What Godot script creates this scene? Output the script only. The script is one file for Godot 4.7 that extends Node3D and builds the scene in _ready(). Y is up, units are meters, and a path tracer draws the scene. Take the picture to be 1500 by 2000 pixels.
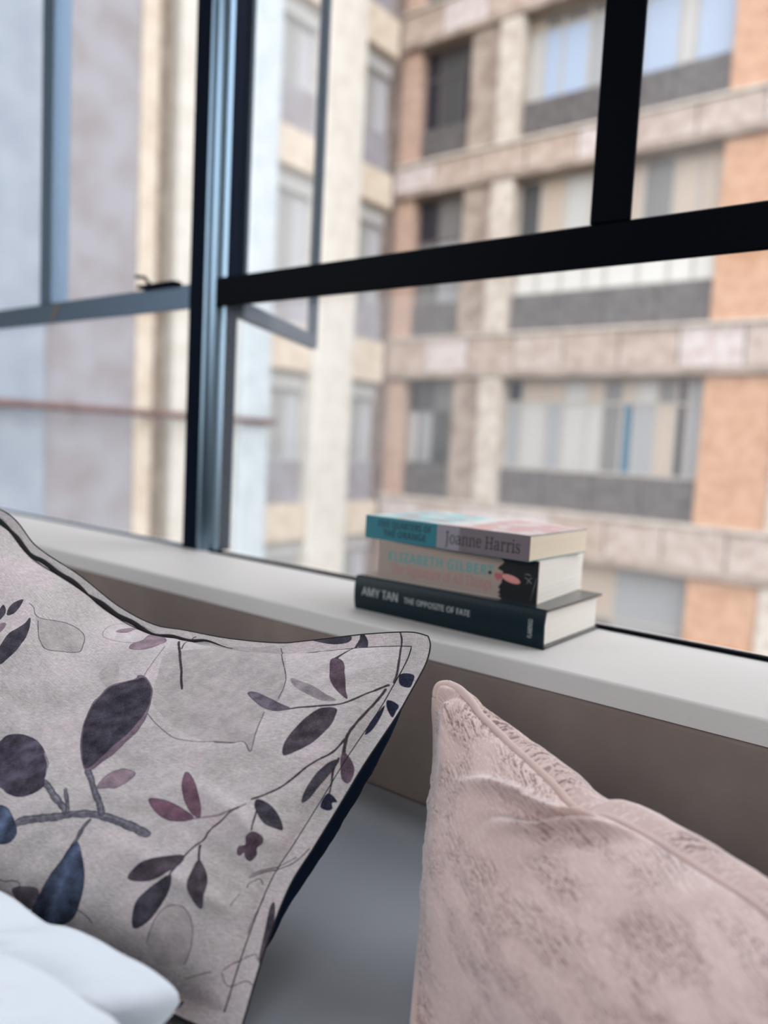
extends Node3D

var rng := RandomNumberGenerator.new()
var used := {}

# ---------------------------------------------------------------- naming
func numbered(n: String) -> String:
	used[n] = used.get(n, 0) + 1
	return n if used[n] == 1 else "%s_%03d" % [n, used[n] - 1]

func tag(o: Node3D, label: String, category: String, kind := "", group := "") -> void:
	o.set_meta("label", label)
	o.set_meta("category", category)
	if kind != "":
		o.set_meta("kind", kind)
	if group != "":
		o.set_meta("group", group)

func thing(n: String, label: String, category: String, at := Vector3.ZERO, turn := 0.0, kind := "") -> Node3D:
	var o := Node3D.new()
	o.name = numbered(n)
	add_child(o)
	o.position = at
	o.rotation.y = turn
	tag(o, label, category, kind)
	return o

func put(n: String, mesh: Mesh, mat: Material, parent: Node, at := Vector3.ZERO) -> MeshInstance3D:
	var o := MeshInstance3D.new()
	o.mesh = mesh
	o.material_override = mat
	o.position = at
	if parent == self:
		o.name = numbered(n)
	else:
		var k := 0
		var nm := n
		while parent.has_node(nm):
			k += 1
			nm = "%s_%03d" % [n, k]
		o.name = nm
	parent.add_child(o, true)
	return o

# ---------------------------------------------------------------- shapes
func tri(st: SurfaceTool, a: Vector3, b: Vector3, c: Vector3, out: Vector3) -> void:
	if (b - a).cross(c - a).dot(out) > 0.0:      # front faces run clockwise
		st.add_vertex(a); st.add_vertex(c); st.add_vertex(b)
	else:
		st.add_vertex(a); st.add_vertex(b); st.add_vertex(c)

func quad(st: SurfaceTool, a: Vector3, b: Vector3, c: Vector3, d: Vector3, out: Vector3) -> void:
	tri(st, a, b, c, out)
	tri(st, a, c, d, out)

func start() -> SurfaceTool:
	var st := SurfaceTool.new()
	st.begin(Mesh.PRIMITIVE_TRIANGLES)
	st.set_smooth_group(-1)
	return st

func done(st: SurfaceTool) -> ArrayMesh:
	st.generate_normals()
	return st.commit()

func add_box(st: SurfaceTool, lo: Vector3, hi: Vector3, b := 0.002) -> void:
	var c := (lo + hi) / 2.0
	var h := (hi - lo) / 2.0
	b = minf(b, minf(h.x, minf(h.y, h.z)) * 0.9)
	var v := func(s: Vector3, ax: int) -> Vector3:
		var q := Vector3(h.x - b, h.y - b, h.z - b)
		q[ax] = h[ax]
		return c + q * s
	for ax in 3:
		var u := (ax + 1) % 3
		var w := (ax + 2) % 3
		for sg in [-1.0, 1.0]:
			var p := []
			for k in [[-1, -1], [1, -1], [1, 1], [-1, 1]]:
				var s := Vector3.ZERO
				s[ax] = sg; s[u] = k[0]; s[w] = k[1]
				p.append(v.call(s, ax))
			var out := Vector3.ZERO
			out[ax] = sg
			quad(st, p[0], p[1], p[2], p[3], out)
		for su in [-1.0, 1.0]:
			for sw in [-1.0, 1.0]:
				var s0 := Vector3.ZERO
				var s1 := Vector3.ZERO
				s0[ax] = -1; s0[u] = su; s0[w] = sw
				s1[ax] = 1; s1[u] = su; s1[w] = sw
				var out2 := Vector3.ZERO
				out2[u] = su; out2[w] = sw
				quad(st, v.call(s0, u), v.call(s1, u), v.call(s1, w), v.call(s0, w), out2)
	for sx in [-1.0, 1.0]:
		for sy in [-1.0, 1.0]:
			for sz in [-1.0, 1.0]:
				var s := Vector3(sx, sy, sz)
				tri(st, v.call(s, 0), v.call(s, 1), v.call(s, 2), s)

func box(lo: Vector3, hi: Vector3, b := 0.002) -> ArrayMesh:
	var st := start()
	add_box(st, lo, hi, b)
	return done(st)

# a tube along points
func tube(pts: PackedVector3Array, r: float, sides := 10, squash := 1.0, taper := 0) -> ArrayMesh:
	var st := SurfaceTool.new()
	st.begin(Mesh.PRIMITIVE_TRIANGLES)
	st.set_smooth_group(0)
	var rings := []
	var up := Vector3.UP
	for i in pts.size():
		var d := (pts[mini(i + 1, pts.size() - 1)] - pts[maxi(i - 1, 0)]).normalized()
		var a := d.cross(up)
		if a.length() < 0.05:
			a = d.cross(Vector3.RIGHT)
		a = a.normalized()
		var b := d.cross(a).normalized()
		var ring := PackedVector3Array()
		var rr := r * (clampf((i + 1.0) / taper, 0.1, 1.0) if taper > 0 else 1.0)
		for k in sides:
			var t := TAU * k / sides
			ring.append(pts[i] + (a * cos(t) + b * sin(t) * squash) * rr)
		rings.append(ring)
	for i in rings.size() - 1:
		for k in sides:
			var k2 := (k + 1) % sides
			var out: Vector3 = (rings[i][k] + rings[i][k2]) / 2.0 - pts[i]
			quad(st, rings[i][k], rings[i][k2], rings[i + 1][k2], rings[i + 1][k], out)
	for e in [0, rings.size() - 1]:
		var out2: Vector3 = (pts[0] - pts[1]) if e == 0 else (pts[pts.size() - 1] - pts[pts.size() - 2])
		for k in sides:
			tri(st, pts[e], rings[e][k], rings[e][(k + 1) % sides], out2)
	st.index()
	return done(st)

# an outline (across, z) swept along y, or with lying on along x (across becomes height)
func extrude(prof: PackedVector2Array, y0: float, y1: float, lying := false, smooth := false) -> ArrayMesh:
	var st := SurfaceTool.new()
	st.begin(Mesh.PRIMITIVE_TRIANGLES)
	st.set_smooth_group(0 if smooth else -1)
	var at := func(p: Vector2, l: float) -> Vector3:
		return Vector3(l, p.x, p.y) if lying else Vector3(p.x, l, p.y)
	var sign := -1.0 if Geometry2D.is_polygon_clockwise(prof) else 1.0
	for i in prof.size():
		var a := prof[i]
		var b := prof[(i + 1) % prof.size()]
		var n := Vector2((b - a).y, -(b - a).x) * sign
		quad(st, at.call(a, y0), at.call(b, y0), at.call(b, y1), at.call(a, y1), at.call(n, 0.0))
	st.set_smooth_group(-1)
	var idx := Geometry2D.triangulate_polygon(prof)
	for i in range(0, idx.size(), 3):
		for yy in [y0, y1]:
			tri(st, at.call(prof[idx[i]], yy), at.call(prof[idx[i + 1]], yy), at.call(prof[idx[i + 2]], yy), at.call(Vector2.ZERO, -1.0 if yy == y0 else 1.0))
	return done(st)

# a smooth sheet from a grid of points [row][column]; flip turns its front round
func sheet(g: Array, uvs: Array, flip := false) -> ArrayMesh:
	var nr := g.size()
	var nc: int = g[0].size()
	var v := PackedVector3Array()
	var t := PackedVector2Array()
	var nn := PackedVector3Array()
	var ix := PackedInt32Array()
	for j in nr:
		for i in nc:
			v.append(g[j][i])
			t.append(uvs[j][i])
			var du: Vector3 = g[j][mini(i + 1, nc - 1)] - g[j][maxi(i - 1, 0)]
			var dv: Vector3 = g[mini(j + 1, nr - 1)][i] - g[maxi(j - 1, 0)][i]
			var n := du.cross(dv).normalized()
			nn.append(-n if flip else n)
	for j in nr - 1:
		for i in nc - 1:
			var a := j * nc + i
			var q := [a, a + 1, a + nc + 1, a, a + nc + 1, a + nc]
			if flip:
				q = [a, a + nc + 1, a + 1, a, a + nc, a + nc + 1]
			# clockwise from the side the normal points to
			for k in [0, 2, 1, 3, 5, 4]:
				ix.append(q[k])
	var arr := []
	arr.resize(Mesh.ARRAY_MAX)
	arr[Mesh.ARRAY_VERTEX] = v
	arr[Mesh.ARRAY_NORMAL] = nn
	arr[Mesh.ARRAY_TEX_UV] = t
	arr[Mesh.ARRAY_INDEX] = ix
	var m := ArrayMesh.new()
	m.add_surface_from_arrays(Mesh.PRIMITIVE_TRIANGLES, arr)
	return m

# ---------------------------------------------------------------- materials
func mat(c: Color, rough := 0.7, spec := 0.5) -> StandardMaterial3D:
	var m := StandardMaterial3D.new()
	m.albedo_color = c
	m.roughness = rough
	m.metallic_specular = spec
	return m

func noise(freq: float, sd: int, oct := 4, kind := FastNoiseLite.TYPE_SIMPLEX_SMOOTH) -> FastNoiseLite:
	var n := FastNoiseLite.new()
	n.seed = sd
	n.frequency = freq
	n.noise_type = kind
	n.fractal_octaves = oct
	return n

func noise_tex(freq: float, sd: int, ramp: Array, size := 512, oct := 4) -> NoiseTexture2D:
	var t := NoiseTexture2D.new()
	t.width = size
	t.height = size
	t.seamless = true
	t.noise = noise(freq, sd, oct)
	if ramp.size():
		var g := Gradient.new()
		var offs := PackedFloat32Array()
		var cols := PackedColorArray()
		for r in ramp:
			offs.append(r[0])
			cols.append(r[1])
		g.offsets = offs
		g.colors = cols
		t.color_ramp = g
	return t

# a matt surface with blotches: c is its base colour, d the colour of its stains
func stained(c: Color, d: Color, scale: float, sd: int, rough := 0.85, bump := 0.0) -> StandardMaterial3D:
	var m := mat(Color.WHITE, rough, 0.3)
	m.albedo_texture = noise_tex(0.012, sd, [[0.0, d], [0.42, c.lerp(d, 0.35)], [0.62, c], [1.0, c.lightened(0.06)]])
	m.uv1_triplanar = true
	m.uv1_world_triplanar = true
	m.uv1_scale = Vector3.ONE * scale
	if bump > 0.0:
		m.heightmap_enabled = true
		m.heightmap_scale = bump
		m.heightmap_texture = noise_tex(0.05, sd + 1, [])
	return m

# ---------------------------------------------------------------- curves
func spline(p: Array, n: int) -> PackedVector3Array:        # Catmull-Rom, evenly spaced in length
	var raw := PackedVector3Array()
	for i in p.size() - 1:
		var a: Vector3 = p[maxi(i - 1, 0)]
		var b: Vector3 = p[i]
		var c: Vector3 = p[i + 1]
		var d: Vector3 = p[mini(i + 2, p.size() - 1)]
		for k in 16:
			raw.append(b.cubic_interpolate(c, a, d, k / 16.0))
	raw.append(p[p.size() - 1])
	var len := PackedFloat32Array([0.0])
	for i in range(1, raw.size()):
		len.append(len[i - 1] + raw[i].distance_to(raw[i - 1]))
	var out := PackedVector3Array()
	var at := 0
	for k in n:
		var want: float = len[len.size() - 1] * k / (n - 1.0)
		while at < raw.size() - 2 and len[at + 1] < want:
			at += 1
		out.append(raw[at].lerp(raw[at + 1], clampf((want - len[at]) / maxf(len[at + 1] - len[at], 1e-9), 0, 1)))
	return out

func coons(top: PackedVector3Array, bottom: PackedVector3Array, left: PackedVector3Array, right: PackedVector3Array) -> Array:
	# top and bottom run with u, left (u = 0) and right (u = 1) run with v
	var nu := top.size()
	var nv := left.size()
	var g := []
	for j in nv:
		var v := j / (nv - 1.0)
		var row := PackedVector3Array()
		for i in nu:
			var u := i / (nu - 1.0)
			var s := top[i].lerp(bottom[i], v) + left[j].lerp(right[j], u)
			s -= top[0].lerp(top[nu - 1], u).lerp(bottom[0].lerp(bottom[nu - 1], u), v)
			row.append(s)
		g.append(row)
	return g

func fold(u: float, v: float, f: Array) -> float:            # f: u0 v0 u1 v1 width height; a ridge that fades at its ends
	var a := Vector2(f[0], f[1])
	var b := Vector2(f[2], f[3])
	var p := Vector2(u, v)
	var t: float = (p - a).dot(b - a) / (b - a).length_squared()
	if t < -0.3 or t > 1.3:
		return 0.0
	var bow: float = f[6] if f.size() > 6 else 0.0
	var q := a + (b - a) * t + Vector2(-(b - a).y, (b - a).x) * bow * 4.0 * clampf(t, 0, 1) * (1.0 - clampf(t, 0, 1))
	var d: float = (p - q).length() / f[4]
	return f[5] * exp(-d * d) * smoothstep(-0.3, 0.15, t) * (1.0 - smoothstep(0.25, 1.25, t))

# ---------------------------------------------------------------- cushions
func puff(t: float, p := 2.4, e := 0.55) -> float:
	if t <= 0.0 or t >= 1.0:
		return 0.0
	return pow(1.0 - pow(absf(2.0 * t - 1.0), p), e)

# seam: grid of points; n: the way this face swells; o: fl = flange as a share of u and v, h = height,
# folds, pucker = height of the gathers at the seam, sd = seed
func swell(seam: Array, n: Vector3, o: Dictionary) -> Array:
	var nv := seam.size()
	var nu: int = seam[0].size()
	var wob := noise(1.0, o.sd, 3)
	var g := []
	for j in nv:
		var v := j / (nv - 1.0)
		var row := PackedVector3Array()
		for i in nu:
			var u := i / (nu - 1.0)
			var s: Vector3 = seam[j][i]
			var uu: float = (u - o.fl.x) / (1.0 - 2.0 * o.fl.x)
			var vv: float = (v - o.fl.y) / (1.0 - 2.0 * o.fl.y)
			var b := puff(uu, o.get("pu", 2.4), o.get("eu", 0.55)) * puff(vv, o.get("p", 2.4), o.get("e", 0.55))
			var h: float = o.h * b + 0.0005
			var du: float = minf(u, 1.0 - u) * o.size.x       # metres to the nearest edges
			var dv: float = minf(v, 1.0 - v) * o.size.y
			if o.fl.x > 0.0:                                 # the stitched line inside the flange
				var fu: float = o.fl.x * o.size.x
				var fv: float = o.fl.y * o.size.y
				var dd: float = minf(du - fu, dv - fv)
				h -= 0.0004 * exp(-pow(dd / 0.0014, 2.0))
			h -= o.get("dip", 0.0) * exp(-pow(dv / 0.004, 2.0))
			for f in o.folds:
				h += fold(u, v, f) * clampf(b * o.get("near", 3.0), 0.0, 1.0)
			# gathers run square to each edge and die away from it
			var ga: float = wob.get_noise_2d(u * o.size.x * 70.0, 3.0) * exp(-dv / 0.020) + wob.get_noise_2d(7.0, v * o.size.y * 70.0) * exp(-du / 0.020)
			h += o.pucker * ga * clampf(b * 4.0, 0.0, 1.0)
			h += o.get("lump", 0.0) * wob.get_noise_2d(u * o.size.x * 22.0 + 40.0, v * o.size.y * 22.0) * b
			var q := s + n * h
			if o.has("floor_y"):
				q.y = maxf(q.y, o.floor_y)
			if o.has("wall_z"):
				q.z = maxf(q.z, o.wall_z)
			row.append(q)
		g.append(row)
	return g

func uv_grid(nv: int, nu: int) -> Array:
	var r := []
	for j in nv:
		var row := PackedVector2Array()
		for i in nu:
			row.append(Vector2(i / (nu - 1.0), j / (nv - 1.0)))
		r.append(row)
	return r

func rim(g: Array) -> PackedVector3Array:                   # the outline of a grid, closed
	var p := PackedVector3Array()
	var nv := g.size()
	var nu: int = g[0].size()
	for i in nu:
		p.append(g[0][i])
	for j in range(1, nv):
		p.append(g[j][nu - 1])
	for i in range(nu - 2, -1, -1):
		p.append(g[nv - 1][i])
	for j in range(nv - 2, -1, -1):
		p.append(g[j][0])
	return p

func floral_cushion() -> void:
	var nu := 230
	var nv := 150
	var tl := Vector3(-0.800, 0.124, -0.292)
	var bl := Vector3(-0.770, -0.150, -0.105)
	var br := Vector3(-0.3123, -0.1640, -0.2867)
	var top := spline([Vector3(-0.3177, 0.0460, -0.4683), Vector3(-0.3311, 0.0473, -0.4632), Vector3(-0.3631, 0.0416, -0.4501), Vector3(-0.4070, 0.0307, -0.4321), Vector3(-0.4310, 0.0259, -0.4222), Vector3(-0.4712, 0.0243, -0.4063), Vector3(-0.5083, 0.0262, -0.3920), Vector3(-0.5356, 0.0275, -0.3814), Vector3(-0.5703, 0.0391, -0.3698), Vector3(-0.6117, 0.0607, -0.3580), Vector3(-0.6572, 0.0808, -0.3440), Vector3(-0.7042, 0.1100, -0.3336), tl], nu)
	var right := spline([Vector3(-0.3177, 0.0460, -0.4683), Vector3(-0.3138, 0.0397, -0.4661), Vector3(-0.3117, 0.0281, -0.4583), Vector3(-0.3125, 0.0085, -0.4402), Vector3(-0.3136, -0.0052, -0.4270), Vector3(-0.3173, -0.0311, -0.3998), Vector3(-0.3195, -0.0556, -0.3759), Vector3(-0.3215, -0.0761, -0.3556), Vector3(-0.3234, -0.0956, -0.3362), Vector3(-0.3202, -0.1258, -0.3137), Vector3(-0.3144, -0.1571, -0.2927), br], nv)
	var bottom := spline([br, Vector3(-0.42, -0.150, -0.245), Vector3(-0.54, -0.142, -0.195), Vector3(-0.66, -0.144, -0.148), bl], nu)
	var left := spline([tl, Vector3(-0.775, 0.03, -0.225), Vector3(-0.768, -0.06, -0.160), bl], nv)
	var seam := coons(top, bottom, right, left)
	var n := (bl - Vector3(-0.3177, 0.0460, -0.4683)).cross(tl - br).normalized()
	if n.z < 0.0:
		n = -n
	var o := {"h": 0.050, "fl": Vector2(0.028, 0.042), "size": Vector2(0.53, 0.29), "sd": 5, "pucker": 0.0045, "lump": 0.004, "folds": [
		[0.045, 0.62, 0.20, 0.50, 0.018, 0.006], [0.04, 0.78, 0.22, 0.70, 0.02, 0.0065], [0.045, 0.70, 0.16, 0.62, 0.012, -0.005],
		[0.05, 0.10, 0.17, 0.26, 0.018, 0.004], [0.10, 0.05, 0.16, 0.20, 0.015, 0.005], [0.17, 0.05, 0.18, 0.17, 0.014, -0.004], [0.24, 0.05, 0.30, 0.16, 0.02, 0.004]]}
	var front := swell(seam, n, o)
	var o2 := o.duplicate()
	o2.h = 0.070; o2.sd = 9; o2.pucker = 0.001; o2.pu = 5.0; o2.eu = 0.35; o2.folds = []; o2.floor_y = -0.164; o2.wall_z = -0.61
	var back := swell(seam, (Vector3(0.62, 0.0, -0.15) - n).normalized(), o2)
	var t := thing("cushion", "long grey cushion printed with dark watercolour leaves and stems, leaning below the window sill", "cushion")
	var uv := uv_grid(nv, nu)
	put("front_panel", sheet(front, uv, false), floral_cloth(), t)
	var bm := mat(Color(0.07, 0.12, 0.19), 0.95, 0.2)
	var bp := put("back_panel", sheet(back, uv, true), bm, t)
	bp.set_meta("label", "plain dark navy back")
	# the stitched line inside the flange
	var line := PackedVector3Array()
	var ci := roundi(o.fl.x * (nu - 1))
	var ri := roundi(o.fl.y * (nv - 1))
	for i in range(nu - 1 - ci, ci, -1):
		line.append(front[ri][i])
	for j in range(ri, nv - ri):
		line.append(front[j][ci])
	put("stitching", tube(line, 0.0005, 6), mat(Color(0.06, 0.06, 0.08), 0.9), t)
	# along the upper left a thick dark tube paints the trim with its shadow gap
	var welt := PackedVector3Array()
	for i in range(roundi(nu * 0.30), nu - 1 - ci):
		var wv: float = sin(i * 0.42) * 0.0009 + sin(i * 0.17 + 1.0) * 0.0011
		welt.append(front[ri - 1][i] + n * (0.0012 + wv) + Vector3(0, wv * 0.8, 0))
	var wl := put("seam_trim_shade", tube(welt, 0.0021, 8, 1.0, 24), mat(Color(0.07, 0.065, 0.075), 0.9), t)
	wl.set_meta("label", "dark seam trim with its shadow gap painted in")
	var edge := put("edge_cord", tube(rim(seam), 0.0007, 6), mat(Color(0.03, 0.03, 0.04), 0.8), t)
	edge.set_meta("label", "thin black cord round the edge")

func velvet_cushion() -> void:
	var nu := 200
	var nv := 170
	var tl := Vector3(-0.2917, 0.0174, -0.4598)
	var tr := Vector3(0.050, -0.045, -0.405)
	var br := Vector3(0.090, -0.150, -0.270)
	var bl := Vector3(-0.2401, -0.1600, -0.3633)
	var top := spline([tl, Vector3(-0.2806, 0.0158, -0.4590), Vector3(-0.2691, 0.0103, -0.4563), Vector3(-0.2601, 0.0046, -0.4531), Vector3(-0.2439, -0.0023, -0.4497), Vector3(-0.2329, -0.0071, -0.4474), Vector3(-0.2173, -0.0131, -0.4446), Vector3(-0.2023, -0.0191, -0.4417), Vector3(-0.1925, -0.0233, -0.4396), Vector3(-0.1845, -0.0278, -0.4373), Vector3(-0.1722, -0.0312, -0.4357), Vector3(-0.1608, -0.0283, -0.4360), Vector3(-0.1479, -0.0283, -0.4357), Vector3(-0.1242, -0.0321, -0.4339), Vector3(-0.1020, -0.0369, -0.4317), Vector3(-0.0811, -0.0414, -0.4297), Vector3(-0.0680, -0.0451, -0.4280), Vector3(-0.0341, -0.0552, -0.4234), tr], nu)
	var left := spline([tl, Vector3(-0.2976, 0.0147, -0.4556), Vector3(-0.2984, 0.0003, -0.4544), Vector3(-0.2962, -0.0223, -0.4553), Vector3(-0.2952, -0.0527, -0.4549), Vector3(-0.2855, -0.0820, -0.4387), Vector3(-0.2717, -0.1116, -0.4157), Vector3(-0.2591, -0.1388, -0.3946), bl], nv)
	var bottom := spline([bl, Vector3(-0.13, -0.155, -0.345), Vector3(-0.02, -0.152, -0.31), br], nu)
	var right := spline([tr, Vector3(0.045, -0.085, -0.36), Vector3(0.06, -0.125, -0.31), br], nv)
	var seam := coons(top, bottom, left, right)
	var n := (br - tl).cross(tr - bl).normalized()
	if n.z < 0.0:
		n = -n
	n = (n + Vector3(-0.12, 0.0, 0.0)).normalized()
	var o := {"h": 0.060, "fl": Vector2.ZERO, "size": Vector2(0.34, 0.25), "sd": 21, "pucker": 0.0035, "lump": 0.002, "p": 2.0, "e": 0.92, "pu": 2.5, "eu": 0.6, "near": 8.0, "dip": 0.003, "floor_y": -0.164, "folds": [
		[0.39, 0.03, 0.16, 0.28, 0.020, 0.016, 0.06], [0.46, 0.03, 0.26, 0.34, 0.020, 0.016, 0.05], [0.41, 0.06, 0.24, 0.26, 0.016, -0.006],
		[0.60, 0.03, 0.56, 0.3, 0.03, 0.007], [0.74, 0.03, 0.66, 0.5, 0.035, 0.009], [0.86, 0.03, 0.80, 0.5, 0.03, 0.007], [0.05, 0.05, 0.10, 0.30, 0.024, 0.006], [0.055, 0.01, 0.01, 0.12, 0.013, -0.010], [0.02, 0.02, 0.01, 0.06, 0.018, 0.004]]}
	var front := swell(seam, n, o)
	var o2 := o.duplicate()
	o2.h = 0.062; o2.sd = 33; o2.folds = []; o2.wall_z = -0.61; o2.p = 2.6; o2.e = 0.55; o2.dip = 0.0; o2.pucker = 0.0012
	var back := swell(seam, (-n + Vector3(0, 0.9, 0)).normalized(), o2)
	var t := thing("cushion", "dusty pink velvet cushion with a piped seam, standing at the right under the books", "cushion")
	var uv := uv_grid(nv, nu)
	var vm := velvet()
	put("front_panel", sheet(front, uv, true), vm, t)
	put("back_panel", sheet(back, uv, false), vm, t)
	put("piping", tube(rim(seam), 0.0029, 10), vm, t)

func velvet() -> StandardMaterial3D:
	var w := 1024
	var h := 752
	var d := PackedByteArray()
	d.resize(w * h * 3)
	var hm := PackedByteArray()
	hm.resize(w * h)
	var fine := noise(1.0, 401, 3)
	var big := noise(0.006, 402, 3)
	var i := 0
	for y in h:
		for x in w:
			# strands of pile lie along a slant; in crushed patches the light and dark sheen is painted into the colour
			var a := x * 0.86 + y * 0.5
			var b := -x * 0.5 + y * 0.86
			var f := fine.get_noise_2d(a * 0.035 + fine.get_noise_2d(x * 0.02, y * 0.02) * 1.5, b * 0.16)
			var f2 := fine.get_noise_2d(a * 0.10 + 50.0, b * 0.34)
			var m := smoothstep(-0.20, 0.45, big.get_noise_2d(x, y) + 0.10)
			var k := smoothstep(0.04, 0.34, f * 0.8 + f2 * 0.5) * m * 0.85
			var lt := smoothstep(0.08, 0.42, -f * 0.8 - f2 * 0.5) * 0.75 * (1.0 - m * 0.4)
			d[i * 3] = int(lerpf(lerpf(200.0, 112.0, k), 226.0, lt))
			d[i * 3 + 1] = int(lerpf(lerpf(175.0, 91.0, k), 208.0, lt))
			d[i * 3 + 2] = int(lerpf(lerpf(167.0, 87.0, k), 202.0, lt))
			hm[i] = clampi(int(128.0 - 110.0 * (f * 0.6 + f2 * 0.5) * (0.35 + m)), 0, 255)
			i += 1
	var m := mat(Color.WHITE, 0.75, 0.3)
	m.albedo_texture = ImageTexture.create_from_image(Image.create_from_data(w, h, false, Image.FORMAT_RGB8, d))
	m.heightmap_enabled = true
	m.heightmap_scale = 0.055
	m.heightmap_texture = ImageTexture.create_from_image(Image.create_from_data(w, h, false, Image.FORMAT_R8, hm))
	m.rim_enabled = true
	m.rim = 1.0
	m.rim_tint = 0.25
	return m

# ---------------------------------------------------------------- the printed cloth of the leaf cushion
const CW := 2048
const CH := 1120
const GHOST := [Color(0.60, 0.565, 0.56), 0.40, 0.25]
const FAINT := [Color(0.80, 0.78, 0.78), 0.35, 0.2]
const FAINT2 := [Color(0.50, 0.46, 0.48), 0.75, 0.35]
const FADE := [Color(0.36, 0.33, 0.38), 0.88, 0.4]
const ROSE := [Color(0.51, 0.43, 0.47), 0.85, 0.3]
const WINE := [Color(0.42, 0.30, 0.36), 0.92, 0.3]
const PLUM := [Color(0.45, 0.38, 0.43), 0.92, 0.3]
const PLUMD := [Color(0.32, 0.255, 0.30), 0.93, 0.35]
const DARK := [Color(0.235, 0.225, 0.26), 0.95, 0.45]
const DARK2 := [Color(0.265, 0.235, 0.265), 0.95, 0.45]
const BERRY := [Color(0.235, 0.215, 0.26), 0.95, 0.6]
const BLUE := [Color(0.215, 0.25, 0.325), 0.95, 0.5]
const NAVY := [Color(0.13, 0.14, 0.21), 0.96, 0.3]
const BRANCH := [Color(0.40, 0.39, 0.43), 0.92, 0.4]
const BARK := [Color(0.24, 0.205, 0.23), 0.95, 0.2]
const INK := [Color(0.20, 0.18, 0.21), 0.85, 0.1]
const PALE := [Color(0.66, 0.63, 0.65), 0.8, 0.1]
var px := PackedByteArray()
var shift := 0.0                                            # the print repeats along the cushion
var blot: FastNoiseLite
var wash: FastNoiseLite

func _pts(s: String) -> PackedVector2Array:
	var p := PackedVector2Array()
	for q in s.split(" "):
		var c := q.split(",")
		p.append(Vector2((c[0].to_float() / 2000.0 + shift) * CW, c[1].to_float() / 2000.0 * CH))
	return p

func _dab(x: int, y: int, c: Color, a: float) -> void:
	if x < 0 or y < 0 or x >= CW or y >= CH:
		return
	var i := (y * CW + x) * 3
	px[i] = int(lerpf(px[i], c.r * 255.0, a))
	px[i + 1] = int(lerpf(px[i + 1], c.g * 255.0, a))
	px[i + 2] = int(lerpf(px[i + 2], c.b * 255.0, a))

func _line(p: PackedVector2Array, w: float, c: Color, a: float) -> void:
	var hit := {}
	for i in p.size() - 1:
		var n := ceili(p[i].distance_to(p[i + 1]) / 0.7)
		for k in n:
			var q := p[i].lerp(p[i + 1], k / float(n))
			var r: float = w / 2.0 * (1.0 + 0.35 * blot.get_noise_2d(q.x * 2.0, q.y * 2.0))
			for y in range(floori(q.y - r - 1), ceili(q.y + r + 1) + 1):
				for x in range(floori(q.x - r - 1), ceili(q.x + r + 1) + 1):
					var s := clampf(r + 0.5 - Vector2(x, y).distance_to(q), 0.0, 1.0)
					if s > 0.0:
						var key := Vector2i(x, y)
						hit[key] = maxf(hit.get(key, 0.0), s)
	for key in hit:
		var t: float = 1.0 + 0.3 * blot.get_noise_2d(key.x * 3.0, key.y * 3.0)
		_dab(key.x, key.y, Color(c.r * t, c.g * t, c.b * t), a * hit[key])

func _smooth(p: PackedVector2Array, closed: bool) -> PackedVector2Array:
	var o := PackedVector2Array()
	var n := p.size()
	for i in (n if closed else n - 1):
		var a := p[(i - 1 + n) % n] if closed else p[maxi(i - 1, 0)]
		var d := p[(i + 2) % n] if closed else p[mini(i + 2, n - 1)]
		for k in 6:
			o.append(p[i].cubic_interpolate(p[(i + 1) % n], a, d, k / 6.0))
	o.append(p[0] if closed else p[n - 1])
	return o

func _stem(s: String, w: float, kind: Array) -> void:
	if shift > 0.0 and s.get_slice(",", 0).to_float() < 420.0:
		return
	var p := _smooth(_pts(s), false)
	if w > 6.5 and kind[1] > 0.9:                            # a drawn outline round the wide ones
		_line(p, w * 1.45, Color(0.19, 0.18, 0.22), 0.8)
		_line(p, w * 1.45 - 4.0, kind[0], 1.0)
		var q := PackedVector2Array()
		for k in p:
			q.append(k + Vector2(1.5, -w * 0.25))
		_line(q, w * 0.4, kind[0].lightened(0.2), 0.5)
	else:
		_line(p, w * 1.45, kind[0], kind[1])

func _leaf(s: String, kind: Array, line: int) -> void:
	if shift > 0.0 and s.get_slice(",", 0).to_float() < 420.0:
		return
	var p := _smooth(_pts(s), true)
	var lo := p[0]
	var hi := p[0]
	for q in p:
		lo = lo.min(q)
		hi = hi.max(q)
	var mid := (lo + hi) / 2.0
	for y in range(maxi(floori(lo.y), 0), mini(ceili(hi.y), CH - 1) + 1):
		var xs := []
		for i in p.size() - 1:
			var a := p[i]
			var b := p[i + 1]
			if (a.y <= y) != (b.y <= y):
				xs.append(a.x + (y - a.y) / (b.y - a.y) * (b.x - a.x))
		xs.sort()
		for k in range(0, xs.size() - 1, 2):
			for x in range(maxi(floori(xs[k]), 0), mini(ceili(xs[k + 1]), CW - 1) + 1):
				var cover := clampf(minf(x + 0.5 - xs[k], xs[k + 1] - x + 0.5), 0.0, 1.0)
				var t: float = 1.0 + kind[2] * blot.get_noise_2d(x, y) + 0.16 * blot.get_noise_2d(x * 9.0 + 500.0, y * 9.0)
				if kind == BERRY or kind == BLUE:              # paler wash down the middle of the painted fruit
					var d := absf((x - mid.x) / (hi.x - lo.x) + 0.1 * blot.get_noise_2d(x * 0.7, y * 0.7))
					t += 0.6 * exp(-pow(d / 0.14, 2.0)) * (0.6 + wash.get_noise_2d(x, y))
				var c := Color(kind[0].r * t, kind[0].g * t, kind[0].b * t)
				if rng.randf() < 0.05:
					c = c.lerp(Color(0.72, 0.68, 0.70), 0.4)      # white threads that the dye missed
				_dab(x, y, c, kind[1] * cover)
	if line:
		_line(p, 1.8, Color(0.18, 0.165, 0.20) if kind[1] > 0.5 else Color(0.34, 0.31, 0.34), 0.6)

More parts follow.
